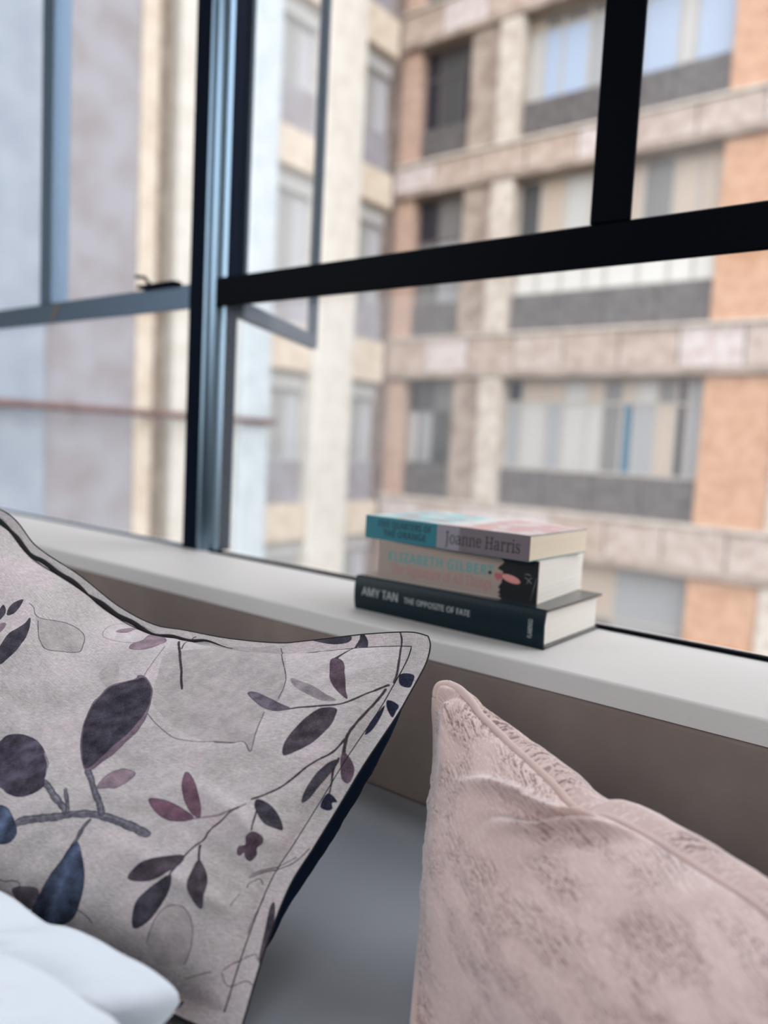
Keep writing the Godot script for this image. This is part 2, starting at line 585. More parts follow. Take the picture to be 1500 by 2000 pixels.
func floral_cloth() -> StandardMaterial3D:
	blot = noise(0.018, 301, 4)
	wash = noise(0.0035, 302, 3)
	var slub := noise(1.0, 303, 2)
	px.resize(CW * CH * 3)
	var i := 0
	for y in CH:
		for x in CW:
			var w := wash.get_noise_2d(x, y)
			var t := 1.0 + 0.17 * slub.get_noise_2d(x * 0.035, y * 0.55) + 0.11 * slub.get_noise_2d(x * 0.6, y * 0.04 + 300.0) + 0.09 * w
			var pk := clampf(w * 1.6 - 0.15, 0.0, 0.5)
			t += rng.randf_range(-0.045, 0.045)
			px[i] = clampi(int(189.0 * t), 0, 255)
			px[i + 1] = clampi(int((182.0 - 8.0 * pk) * t), 0, 255)
			px[i + 2] = clampi(int((180.0 - 3.0 * pk) * t), 0, 255)
			i += 3
	for k in 9000:                                           # flecks
		_dab(rng.randi() % CW, rng.randi() % CH, Color(0.35, 0.3, 0.33), rng.randf_range(0.2, 0.6))
	shift = 0.56
	_print_leaves()
	shift = 0.0
	_print_leaves()
	var m := mat(Color.WHITE, 0.92, 0.2)
	m.albedo_texture = ImageTexture.create_from_image(Image.create_from_data(CW, CH, false, Image.FORMAT_RGB8, px))
	m.heightmap_enabled = true
	m.heightmap_scale = 0.035
	m.heightmap_texture = weave()
	m.texture_repeat = true
	return m

func weave() -> ImageTexture:
	var im := Image.create(1024, 560, false, Image.FORMAT_R8)
	var n := noise(1.0, 310, 2)
	for y in 560:
		for x in 1024:
			var a := 0.5 + 0.25 * (1.0 if (x + y) % 2 else -1.0) + 0.35 * n.get_noise_2d(x * 0.05, y * 0.6) + 0.25 * n.get_noise_2d(x * 0.6, y * 0.05 + 90.0)
			im.set_pixel(x, y, Color(a, a, a))
	return ImageTexture.create_from_image(im)

func _print_leaves() -> void:
	_leaf("377,802 321,785 307,777 273,826 305,655 324,537 303,495 340,333 448,44 522,41 614,62 665,161 725,246 685,433 636,600 592,667 539,721 466,774", GHOST, 0)
	_leaf("276,1773 263,1639 234,1593 200,1602 173,1659 166,1741 172,1805 232,1837", GHOST, 0)
	_leaf("1153,373 1129,371 1093,335 1051,302 1008,299 976,327 955,388 952,426 984,459 1031,502 1071,482 1101,443", GHOST, 0)
	_leaf("838,524 840,452 821,415 784,497 765,566 774,599", GHOST, 0)
	_stem("609,699 564,750 498,804 451,810 386,800 326,788", 1.3, INK)
	_stem("377,802 338,795 307,777 273,826 289,739 305,655 317,584", 1.3, INK)
	_stem("309,490 327,374 357,289 436,91 450,36", 1.5, INK)
	_stem("717,461 738,308 762,200", 0.9, INK)
	_stem("1198,339 1178,345 1153,373 1129,371 1093,335 1051,302 1008,299 976,327 955,388 952,426 984,459 1031,502 1071,482 1101,443 1129,392", 1.3, INK)
	_stem("276,1773 263,1639 234,1593 200,1602 173,1659 166,1741 172,1805", 1.1, INK)
	_stem("79,1787 67,1819 53,1823 20,1785 -3,1795", 1.2, INK)
	_stem("80,1779 60,1737 21,1682 7,1699", 1.2, INK)
	_stem("162,1855 141,1832 104,1796", 1.1, INK)
	_stem("87,1447 88,1425 72,1397 61,1416", 1.2, INK)
	_stem("55,1616 54,1552 49,1463", 1.0, INK)
	_stem("103,1535 101,1504 98,1480", 0.9, INK)
	_leaf("945,258 966,184 958,110 936,56 892,48 824,81 800,172 850,221 901,253", FAINT, 1)
	_leaf("834,283 852,240 839,176 866,71 785,138 778,196 791,265", ROSE, 1)
	_leaf("934,189 929,109 925,70 907,155", ROSE, 0)
	_leaf("1157,626 1163,542 1154,455 1156,407 1124,467 1102,565 1103,647 1106,708 1145,728 1169,679", DARK, 1)
	_leaf("1223,464 1240,416 1236,375 1223,339 1210,384 1207,431", DARK, 0)
	_leaf("1249,488 1262,443 1262,422 1237,448 1226,499 1232,519", DARK, 0)
	_leaf("1215,557 1214,517 1199,508 1189,558 1195,578", ROSE, 0)
	_stem("751,124 682,265 628,387 588,495", 4.5, BARK)
	_stem("709,193 741,70 730,31", 2, BARK)
	_stem("719,1492 717,1430 683,1397 628,1356 595,1325 557,1300 520,1292 473,1298 419,1312 376,1331", 15, BRANCH)
	_stem("638,1090 604,1140 560,1213 523,1283", 11, BRANCH)
	_stem("719,1202 664,1259 624,1301 607,1323", 11, BRANCH)
	_stem("654,1210 630,1259 605,1318", 7, BRANCH)
	_stem("541,1328 545,1381 544,1435 547,1524", 7, BRANCH)
	_leaf("651,1082 697,995 732,902 752,820 775,717 778,638 769,556 734,496 733,467 711,468 668,522 643,583 615,678 597,771 596,864 607,960 624,1023 632,1072", PLUM, 1)
	_leaf("650,1077 694,993 729,901 750,819 771,721 774,642 764,562 731,501 711,475 669,526 645,585 619,680 612,788 617,885 630,968 638,1031", DARK, 0)
	_leaf("576,1164 583,1124 580,1071 557,1030 518,1041 520,1088 534,1140 550,1148", ROSE, 1)
	_leaf("931,1059 922,1015 884,986 840,992 789,1045 751,1105 724,1185 714,1230 730,1279 760,1307 794,1305 824,1283 877,1281 932,1199 950,1115", BERRY, 1)
	_stem("784,1053 755,1102 732,1154", 2.5, PALE)
	_leaf("794,1370 763,1380 730,1424 703,1475 707,1524 731,1548 778,1557 825,1481 821,1399", BLUE, 1)
	_leaf("543,1442 555,1540 577,1652 590,1743 596,1788 590,1840 525,1822 482,1776 471,1685 477,1591 510,1495", BLUE, 1)
	_stem("475,1728 446,1742 426,1765", 1.6, INK)
	_leaf("659,1726 596,1693 591,1767 618,1790", FADE, 1)
	_stem("702,1703 685,1704 668,1691 646,1692 642,1718", 1.5, INK)
	_stem("196,1096 211,1135 237,1168 278,1195 305,1215", 3.6, ROSE)
	_stem("203,1120 236,1225 245,1308 259,1393 263,1484", 3.2, BARK)
	_stem("77,669 83,754 116,848 144,969 171,1030 192,1065", 3.8, BARK)
	_stem("62,350 65,416 76,549 77,634 71,683 61,739", 4.5, BARK)
	_stem("265,553 222,532 154,494 126,458 87,382 61,322", 4.2, BARK)
	_stem("64,768 60,839 41,939", 3, BARK)
	_stem("164,1109 141,1208", 2.6, BARK)
	_stem("81,4 79,100 58,246 54,300", 3.5, BARK)
	_stem("215,1403 240,1325", 3.5, BARK)
	_stem("235,196 227,138 211,60 193,16", 6, DARK)
	_leaf("208,74 200,4 187,0 180,78", DARK, 0)
	_leaf("365,-22 310,-23 233,-7 237,36 282,42 332,15", DARK, 0)
	_leaf("405,463 393,449 342,484 296,521 259,547 286,568 323,560 369,514", FADE, 1)
	_leaf("321,346 289,361 242,395 194,439 159,466 190,482 239,452 288,409", FAINT2, 0)
	_leaf("243,201 214,213 178,312 155,396 136,448 171,411 203,358 233,269", PLUMD, 1)
	_leaf("146,515 183,529 199,601 206,706 201,776 185,819 164,788 141,724 129,627 134,562", DARK2, 1)
	_leaf("51,251 34,235 13,236 7,269 8,306 35,305", NAVY, 0)
	_leaf("45,402 10,413 7,447 7,484 33,448", NAVY, 0)
	_leaf("45,611 52,562 52,507 45,433 36,495 35,577", NAVY, 0)
	_leaf("63,732 37,756 12,804 8,867 31,859 55,794", PLUMD, 0)
	_leaf("81,1021 89,971 90,890 78,811 62,775 62,832 69,927 72,991", DARK, 1)
	_leaf("43,1012 49,969 42,940 10,965 20,980 11,1005 23,1021", NAVY, 0)
	_leaf("177,1086 178,1058 142,1073 106,1117 86,1164 101,1168 129,1160 162,1116", DARK, 1)
	_leaf("146,1320 152,1290 140,1273 148,1240 136,1213 112,1222 104,1247 111,1276 103,1306 108,1337 122,1330 132,1308 137,1326", PLUMD, 1)
	_leaf("433,1158 392,1149 334,1176 299,1210 343,1242 393,1217", WINE, 1)
	_leaf("397,985 359,1023 314,1111 285,1198 318,1177 364,1096", WINE, 1)
	_leaf("369,1540 357,1473 314,1419 261,1387 265,1457 311,1523", DARK2, 1)
	_leaf("315,1730 328,1632 299,1538 259,1482 261,1573 279,1674", DARK, 1)
	_leaf("220,1391 189,1434 168,1504 168,1578 204,1534 221,1450", DARK2, 1)
	_stem("96,1404 62,1355 22,1291 7,1207", 1.8, INK)
	_stem("95,1391 54,1330 24,1262", 1.4, INK)
	_leaf("7,1691 16,1585 25,1488 17,1472 1,1538 -4,1636 -7,1713", DARK2, 0)
	_leaf("230,2087 209,2028 163,1943 164,1967 199,2051 209,2097", DARK, 0)

# ---------------------------------------------------------------- bedding
func bedding() -> void:
	var t := thing("duvet", "white cotton duvet corner folded back in front of the leaf cushion", "duvet")
	var cm := mat(Color(0.88, 0.91, 0.935), 0.85, 0.3)
	var lay := func(edge: PackedVector3Array, inward: Vector3, depth: float, rise: float, th: float, sd: int) -> ArrayMesh:
		var rows := []
		var uvs := []
		var wob := noise(1.0, sd, 3)
		var nrow := 60
		for j in nrow:
			var row := PackedVector3Array()
			var ur := PackedVector2Array()
			for i in edge.size():
				var s := j / (nrow - 1.0)
				var e := edge[i]
				var p: Vector3
				if s < 0.25:                      # under side, coming out to the hem
					var a := (1.0 - s / 0.25)
					p = e + inward * (0.012 + 0.10 * a) + Vector3(0, -th * 2.0 - 0.05 * a, 0)
					p.y = maxf(p.y, -0.1645)
				elif s < 0.5:                     # round the hem
					var a2 := PI * (s - 0.25) / 0.25
					p = e + inward * (0.012 * (1.0 - sin(a2))) + Vector3(0, -th * (1.0 + cos(a2)), 0)
				else:                             # upper side
					var q := (s - 0.5) / 0.5
					p = e + inward * (0.012 + depth * q) + Vector3(0, rise * sin(q * 1.5) , 0)
					p.y += wob.get_noise_3d(e.x * 30.0, q * 3.0, e.z * 30.0) * 0.009 * smoothstep(0.0, 0.25, q)
				row.append(p)
				ur.append(Vector2(i / 60.0, s))
			rows.append(row)
			uvs.append(ur)
		return sheet(rows, uvs, true)
	var e1 := spline([Vector3(-0.56, -0.085, -0.16), Vector3(-0.50, -0.078, -0.178), Vector3(-0.4414, -0.0766, -0.1987), Vector3(-0.4198, -0.0797, -0.2074), Vector3(-0.4057, -0.0852, -0.2123), Vector3(-0.3935, -0.0893, -0.2167), Vector3(-0.3799, -0.0886, -0.2226), Vector3(-0.3649, -0.0909, -0.2287), Vector3(-0.3497, -0.0951, -0.2344), Vector3(-0.3351, -0.0983, -0.2401), Vector3(-0.3227, -0.1029, -0.2445), Vector3(-0.3161, -0.1066, -0.2464), Vector3(-0.3140, -0.1105, -0.2459), Vector3(-0.3154, -0.1143, -0.2421), Vector3(-0.3195, -0.1231, -0.2325), Vector3(-0.3249, -0.1357, -0.2192), Vector3(-0.33, -0.15, -0.20)], 90)
	put("lower_layer", lay.call(e1, Vector3(-0.35, -0.1, 0.93).normalized(), 0.16, 0.03, 0.006, 3), cm, t)
	var e2 := spline([Vector3(-0.50, -0.070, -0.13), Vector3(-0.43, -0.0764, -0.155), Vector3(-0.3933, -0.0754, -0.1720), Vector3(-0.3754, -0.0775, -0.1794), Vector3(-0.3583, -0.0797, -0.1868), Vector3(-0.3409, -0.0846, -0.1936), Vector3(-0.3234, -0.0912, -0.2000), Vector3(-0.3064, -0.0987, -0.2063), Vector3(-0.29, -0.115, -0.20)], 80)
	put("turned_back_layer", lay.call(e2, Vector3(-0.35, -0.05, 0.93).normalized(), 0.14, 0.02, 0.006, 4), cm, t)

# ---------------------------------------------------------------- books
func letters(parent: Node3D, n: String, text: String, font: Font, size: float, width: float, at: Vector3, m: Material, roll := 0.0) -> void:
	var tm := TextMesh.new()
	tm.text = text
	tm.font = font
	tm.font_size = 64
	tm.pixel_size = size / 46.0
	tm.depth = 0.0002
	tm.curve_step = 1.0
	var a := tm.get_aabb()
	var o := put(n, tm, m, parent, at)
	var sx := width / maxf(a.size.x, 1e-6) if width > 0.0 else 1.0
	o.rotation.z = roll
	o.scale = Vector3(sx, 1, 1)

func font(names: String, weight := 400) -> SystemFont:
	var f := SystemFont.new()
	f.font_names = PackedStringArray([names])
	f.font_weight = weight
	return f

# x runs along the spine (spine faces +z at z = 0), the pages run to -z
func page_block(t: Node3D, lo: Vector3, hi: Vector3, m: Material, sd: int) -> void:
	var st := start()
	var r := RandomNumberGenerator.new()
	r.seed = sd
	var k := 26
	for i in k:
		var y0 := lerpf(lo.y, hi.y, i / float(k))
		var y1 := lerpf(lo.y, hi.y, (i + 1.0) / k) - 0.00006
		var j := r.randf_range(0.0, 0.0006)
		add_box(st, Vector3(lo.x + j, y0, lo.z + j), Vector3(hi.x - j, y1, hi.z), 0.00015)
	put("pages", done(st), m, t)

func books() -> void:
	var cream := mat(Color(0.84, 0.79, 0.71), 0.9, 0.2)
	var white := mat(Color(0.84, 0.82, 0.785), 0.9, 0.2)
	var sans := font("Droid Sans")
	var sansb := font("Droid Sans", 700)
	var serif := font("Droid Serif")
	# bottom: a hardback
	var L := 0.235
	var t := thing("book", "dark teal hardback at the bottom of the stack on the window sill", "book", Vector3(-0.4333, 0.0, -0.6585), 0.0)
	var teal := mat(Color(0.02, 0.105, 0.135), 0.4, 0.35)
	var H := 0.0385
	var D := 0.138
	var board: StandardMaterial3D = teal.duplicate()
	board.clearcoat_enabled = true
	board.clearcoat = 1.0
	board.clearcoat_roughness = 0.2
	put("cover_board", box(Vector3(-L / 2, 0, -D), Vector3(L / 2, 0.0028, -0.006), 0.0008), board, t)
	put("cover_board", box(Vector3(-L / 2, H - 0.0028, -D), Vector3(L / 2, H, -0.006), 0.0008), board, t)
	var prof := PackedVector2Array()
	for i in 13:                                            # a rounded back
		var a := PI * (i / 12.0 - 0.5)
		prof.append(Vector2(H / 2 + sin(a) * H / 2, cos(a) * 0.004 - 0.004))
	for i in range(12, -1, -1):
		var a := PI * (i / 12.0 - 0.5)
		prof.append(Vector2(H / 2 + sin(a) * (H / 2 - 0.0016), cos(a) * 0.004 - 0.0062))
	put("spine", extrude(prof, -L / 2, L / 2, true), teal, t)
	page_block(t, Vector3(-L / 2 + 0.004, 0.0029, -D + 0.004), Vector3(L / 2 - 0.004, H - 0.0029, -0.007), white, 1)
	var ink := mat(Color(0.66, 0.68, 0.68), 0.7)
	letters(t, "lettering", "AMY TAN", sans, 0.0095, 0.050, Vector3(-L / 2 + 0.037, H * 0.58, 0.0001), ink)
	letters(t, "lettering", "THE OPPOSITE OF FATE", sans, 0.0062, 0.083, Vector3(-L / 2 + 0.112, H * 0.55, 0.0001), ink)
	letters(t, "lettering", "FLAMINGO", sans, 0.0032, 0.018, Vector3(L / 2 - 0.014, H * 0.5, 0.0001), ink, PI / 2)
	# middle: a thick paperback
	L = 0.190; H = 0.0425; D = 0.126
	var t2 := thing("book", "thick paperback with a beige and black floral spine, middle of the stack", "book", Vector3(-0.430, 0.0386, -0.6735), deg_to_rad(4.0))
	var beige := mat(Color(0.60, 0.54, 0.50), 0.5)
	var black := mat(Color(0.02, 0.035, 0.04), 0.45)
	put("cover", box(Vector3(-L / 2, H - 0.0006, -D), Vector3(L / 2, H, 0.0), 0.0002), white, t2)
	put("cover", box(Vector3(-L / 2, 0, -D), Vector3(L / 2, 0.0006, 0.0), 0.0002), white, t2)
	put("spine", box(Vector3(-L / 2, 0, -0.0012), Vector3(L / 2, H, 0.0), 0.0006), beige, t2)
	page_block(t2, Vector3(-L / 2 + 0.0008, 0.0007, -D + 0.0006), Vector3(L / 2 - 0.0004, H - 0.0007, -0.0014), white, 2)
	letters(t2, "lettering", "ELIZABETH GILBERT", sansb, 0.0105, 0.128, Vector3(-L / 2 + 0.077, H * 0.62, 0.0), mat(Color(0.33, 0.56, 0.56), 0.6))
	letters(t2, "lettering", "The Signature of All Things", serif, 0.0105, 0.122, Vector3(-L / 2 + 0.079, H * 0.30, 0.0), mat(Color(0.62, 0.42, 0.42), 0.6))
	# printed patch, blossom and emblem at the foot of the spine
	var r := RandomNumberGenerator.new()
	r.seed = 4
	var pr := PackedVector2Array()
	for i in 24:
		pr.append(Vector2(L / 2 - 0.041 + r.randf_range(-0.0035, 0.0035), H * i / 23.0))
	pr.append(Vector2(L / 2 - 0.0006, H)); pr.append(Vector2(L / 2 - 0.0006, 0))
	put("printed_patch", flat(pr, 0.00012), black, t2)
	var petal := PackedVector2Array()
	for i in 20:
		var a := TAU * i / 20.0
		petal.append(Vector2(L / 2 - 0.029, H * 0.5) + Vector2(cos(a) * 0.0105, sin(a) * 0.0038).rotated(-0.22))
	put("printed_blossom", flat(petal, 0.0003), mat(Color(0.78, 0.52, 0.50), 0.6), t2)
	var bud := PackedVector2Array()
	for i in 14:
		var a := TAU * i / 14.0
		bud.append(Vector2(L / 2 - 0.043, H * 0.53) + Vector2(cos(a) * 0.0045, sin(a) * 0.0035 * (1.0 + 0.3 * sin(3 * a))))
	put("printed_bud", flat(bud, 0.00035), mat(Color(0.66, 0.33, 0.36), 0.6), t2)
	var dot := PackedVector2Array()
	for i in 12:
		var a := TAU * i / 12.0
		dot.append(Vector2(L / 2 - 0.0525, H * 0.58) + Vector2(cos(a) * 0.0022, sin(a) * 0.0016))
	put("printed_dot", flat(dot, 0.0003), black, t2)
	var mk := SurfaceTool.new()
	mk.begin(Mesh.PRIMITIVE_TRIANGLES)
	for s in [[Vector3(-0.004, 0.004, 0), Vector3(-0.001, 0.0052, 0), Vector3(0.002, 0.004, 0)], [Vector3(-0.0035, 0.0015, 0), Vector3(0, -0.0005, 0), Vector3(0.0035, -0.004, 0)], [Vector3(0.0035, 0.002, 0), Vector3(0.0005, -0.001, 0), Vector3(-0.0015, -0.0045, 0)]]:
		mk.append_from(tube(spline(s, 8), 0.0005, 6, 0.4), 0, Transform3D())
	put("printed_emblem", mk.commit(), ink, t2, Vector3(L / 2 - 0.0105, H * 0.55, 0.0002))
	var ln := PackedVector3Array([Vector3(L / 2 - 0.007, 0.002, 0.0002), Vector3(L / 2 - 0.002, H * 0.6, 0.0002)])
	put("crease", tube(ln, 0.0003, 6, 0.4), ink, t2)
	# top: a thinner paperback
	L = 0.208; H = 0.0255; D = 0.128
	var t3 := thing("book", "paperback with a turquoise and grey spine lying on top of the stack of books", "book", Vector3(-0.4425, 0.0815, -0.6655), deg_to_rad(-1.0))
	var turq := mat(Color(0.05, 0.42, 0.47), 0.45)
	var grey := mat(Color(0.52, 0.50, 0.53), 0.5)
	var mauve := mat(Color(0.40, 0.36, 0.38), 0.5)
	var cov := mat(Color.WHITE, 0.3, 0.5)
	cov.albedo_texture = cover_print()
	var cs := put("cover", box(Vector3(-L / 2, H - 0.0006, -D), Vector3(L / 2, H, 0.0), 0.0002), turq, t3)
	cs.set_meta("label", "printed front cover")
	var face := flat_uv(Vector2(-L / 2 + 0.0004, 0.0004), Vector2(L / 2 - 0.0004, D - 0.0004))
	var fc := put("cover_print", face, cov, t3, Vector3(0, H + 0.00005, 0))
	fc.rotation.x = -PI / 2
	put("cover", box(Vector3(-L / 2, 0, -D), Vector3(L / 2, 0.0006, 0.0), 0.0002), turq, t3)
	put("spine", box(Vector3(-L / 2, 0, -0.0012), Vector3(-L / 2 + 0.098, H, 0.0), 0.0005), turq, t3)
	put("spine", box(Vector3(-L / 2 + 0.098, 0, -0.0012), Vector3(-L / 2 + 0.127, H, 0.0), 0.0005), grey, t3)
	put("spine", box(Vector3(-L / 2 + 0.1275, 0, -0.0012), Vector3(L / 2, H, 0.0), 0.0005), mauve, t3)
	page_block(t3, Vector3(-L / 2 + 0.0008, 0.0007, -D + 0.0006), Vector3(L / 2 - 0.0004, H - 0.0007, -0.0014), cream, 3)
	var dk := mat(Color(0.02, 0.16, 0.22), 0.6)
	letters(t3, "lettering", "FIVE QUARTERS OF", sansb, 0.0072, 0.072, Vector3(-L / 2 + 0.055, H * 0.70, 0.0), dk)
	letters(t3, "lettering", "THE ORANGE", sansb, 0.0075, 0.058, Vector3(-L / 2 + 0.056, H * 0.32, 0.0), dk)
	letters(t3, "lettering", "Joanne Harris", serif, 0.0125, 0.088, Vector3(-L / 2 + 0.154, H * 0.5, 0.0), mat(Color(0.04, 0.04, 0.06), 0.6))

func flat(pr: PackedVector2Array, z: float) -> ArrayMesh:    # a printed shape: a film with a little thickness
	var st := start()
	var idx := Geometry2D.triangulate_polygon(pr)
	for i in range(0, idx.size(), 3):
		tri(st, Vector3(pr[idx[i]].x, pr[idx[i]].y, z), Vector3(pr[idx[i + 1]].x, pr[idx[i + 1]].y, z), Vector3(pr[idx[i + 2]].x, pr[idx[i + 2]].y, z), Vector3(0, 0, 1))
	for i in pr.size():
		var a := pr[i]
		var b := pr[(i + 1) % pr.size()]
		var n := Vector3((b - a).y, -(b - a).x, 0)
		quad(st, Vector3(a.x, a.y, 0), Vector3(b.x, b.y, 0), Vector3(b.x, b.y, z), Vector3(a.x, a.y, z), n)
	return done(st)

func flat_uv(lo: Vector2, hi: Vector2) -> ArrayMesh:
	return sheet([PackedVector3Array([Vector3(lo.x, lo.y, 0), Vector3(hi.x, lo.y, 0)]), PackedVector3Array([Vector3(lo.x, hi.y, 0), Vector3(hi.x, hi.y, 0)])], [PackedVector2Array([Vector2(0, 1), Vector2(1, 1)]), PackedVector2Array([Vector2(0, 0), Vector2(1, 0)])])

func cover_print() -> ImageTexture:
	var im := Image.create(256, 160, false, Image.FORMAT_RGB8)
	var n := noise(0.02, 8, 3)
	for y in 160:
		for x in 256:
			var c := Color(0.62, 0.83, 0.84)
			var k := n.get_noise_2d(x, y)
			if x > 150:
				c = Color(0.84, 0.70, 0.69)
			elif x > 120:
				c = Color(0.88, 0.88, 0.87)
			if k > 0.15:
				c = c.lerp(Color(0.83, 0.62, 0.6), 0.6)
			elif k < -0.2:
				c = c.lerp(Color(0.92, 0.92, 0.9), 0.6)
			im.set_pixel(x, y, c)
	return ImageTexture.create_from_image(im)

# ---------------------------------------------------------------- room and window
const GZ := -0.812        # the glass
const FZ := -0.790        # the room side of the frame

func room() -> void:
	var wm := stained(Color(0.50, 0.45, 0.42), Color(0.47, 0.42, 0.395), 1.6, 50, 0.75, 0.02)
	var white := mat(Color(0.86, 0.85, 0.83), 0.9, 0.2)
	var sm := mat(Color(0.79, 0.775, 0.755), 0.55, 0.4)
	sm.heightmap_enabled = true
	sm.heightmap_scale = 0.015
	sm.heightmap_texture = noise_tex(0.06, 77, [])
	sm.uv1_triplanar = true
	sm.uv1_world_triplanar = true
	sm.uv1_scale = Vector3.ONE * 5.0
	# the wall under and round the window
	var w := thing("wall_front", "taupe painted wall under the window sill", "wall", Vector3.ZERO, 0.0, "structure")
	put("lower_wall", box(Vector3(-2.8, -0.62, -0.90), Vector3(1.8, -0.021, -0.615), 0.004), wm, w)
	put("upper_wall", box(Vector3(-2.8, 1.62, -0.90), Vector3(1.8, 3.2, -0.70), 0.004), white, w)
	put("pier", box(Vector3(-2.8, -0.02, -0.90), Vector3(-2.09, 1.62, -0.70), 0.004), white, w)
	put("pier", box(Vector3(1.32, -0.02, -0.90), Vector3(1.8, 1.62, -0.70), 0.004), white, w)
	# sill with a rounded nose
	var prof := PackedVector2Array()
	for i in 9:
		var a := PI / 2 * i / 8.0
		prof.append(Vector2(-0.003 + cos(a) * 0.003, -0.6145 - 0.003 + sin(a) * 0.003))
	prof.append(Vector2(-0.021, -0.6145))
	prof.append(Vector2(-0.021, -0.822))
	prof.append(Vector2(0.0, -0.822))
	var s := put("trim_1", extrude(prof, -2.09, 1.32, true), sm, self)
	tag(s, "pale smooth window sill carrying the stack of books", "sill", "structure")
	var b := put("trim_2", box(Vector3(-2.55, -0.30, -0.612), Vector3(1.55, -0.1655, 0.35), 0.004), mat(Color(0.54, 0.55, 0.57), 0.6, 0.4), self)
	tag(b, "smooth blue grey bench top at the foot of the window wall", "bench", "structure")
	var f := put("floor", box(Vector3(-2.8, -0.72, -0.90), Vector3(1.8, -0.62, 2.8), 0.004), mat(Color(0.55, 0.50, 0.45), 0.7), self)
	tag(f, "plain brown floor of the room", "floor", "structure")
	var c := put("ceiling", box(Vector3(-2.8, 3.2, -0.90), Vector3(1.8, 3.3, 2.8), 0.004), white, self)
	tag(c, "plain white ceiling of the room", "ceiling", "structure")
	var r := put("wall_right", box(Vector3(1.7, -0.62, -0.70), Vector3(1.8, 3.2, 2.7), 0.004), white, self)
	tag(r, "plain white wall at the right of the room", "wall", "structure")
	# unseen openings behind the bed and in the left wall, added for fill light
	var k := thing("wall_back", "dark grey wall behind the bed with a high opening added for fill light", "wall", Vector3.ZERO, 0.0, "structure")
	var dim := mat(Color(0.30, 0.30, 0.31), 0.9)
	put("lower_wall", box(Vector3(-2.8, -0.62, 2.7), Vector3(1.8, 0.80, 2.8), 0.004), dim, k)
	put("upper_wall", box(Vector3(-2.8, 2.95, 2.7), Vector3(1.8, 3.2, 2.8), 0.004), dim, k)
	put("pier", box(Vector3(-2.8, 0.80, 2.7), Vector3(-0.55, 2.95, 2.8), 0.004), dim, k)
	put("pier", box(Vector3(1.68, 0.80, 2.7), Vector3(1.8, 2.95, 2.8), 0.004), dim, k)
	var l := thing("wall_left", "wall at the left with a second opening added for fill light", "wall", Vector3.ZERO, 0.0, "structure")
	put("lower_wall", box(Vector3(-2.8, -0.62, 0.90), Vector3(-2.7, 0.0, 2.6), 0.004), white, l)
	put("upper_wall", box(Vector3(-2.8, 2.5, 0.90), Vector3(-2.7, 3.2, 2.6), 0.004), white, l)
	put("pier", box(Vector3(-2.8, -0.62, -0.70), Vector3(-2.7, 3.2, 0.32), 0.004), white, l)
	put("pier", box(Vector3(-2.8, -0.62, 0.32), Vector3(-2.7, 3.2, 0.90), 0.004), dim, l)  # unseen dark stretch added to keep bright reflections off the mullion
	put("pier", box(Vector3(-2.8, -0.62, 2.6), Vector3(-2.7, 3.2, 2.7), 0.004), dim, l)

func pane_mat() -> StandardMaterial3D:
	var m := mat(Color(0.95, 0.97, 0.98, 0.06), 0.0, 0.16)
	m.transparency = BaseMaterial3D.TRANSPARENCY_ALPHA
	return m

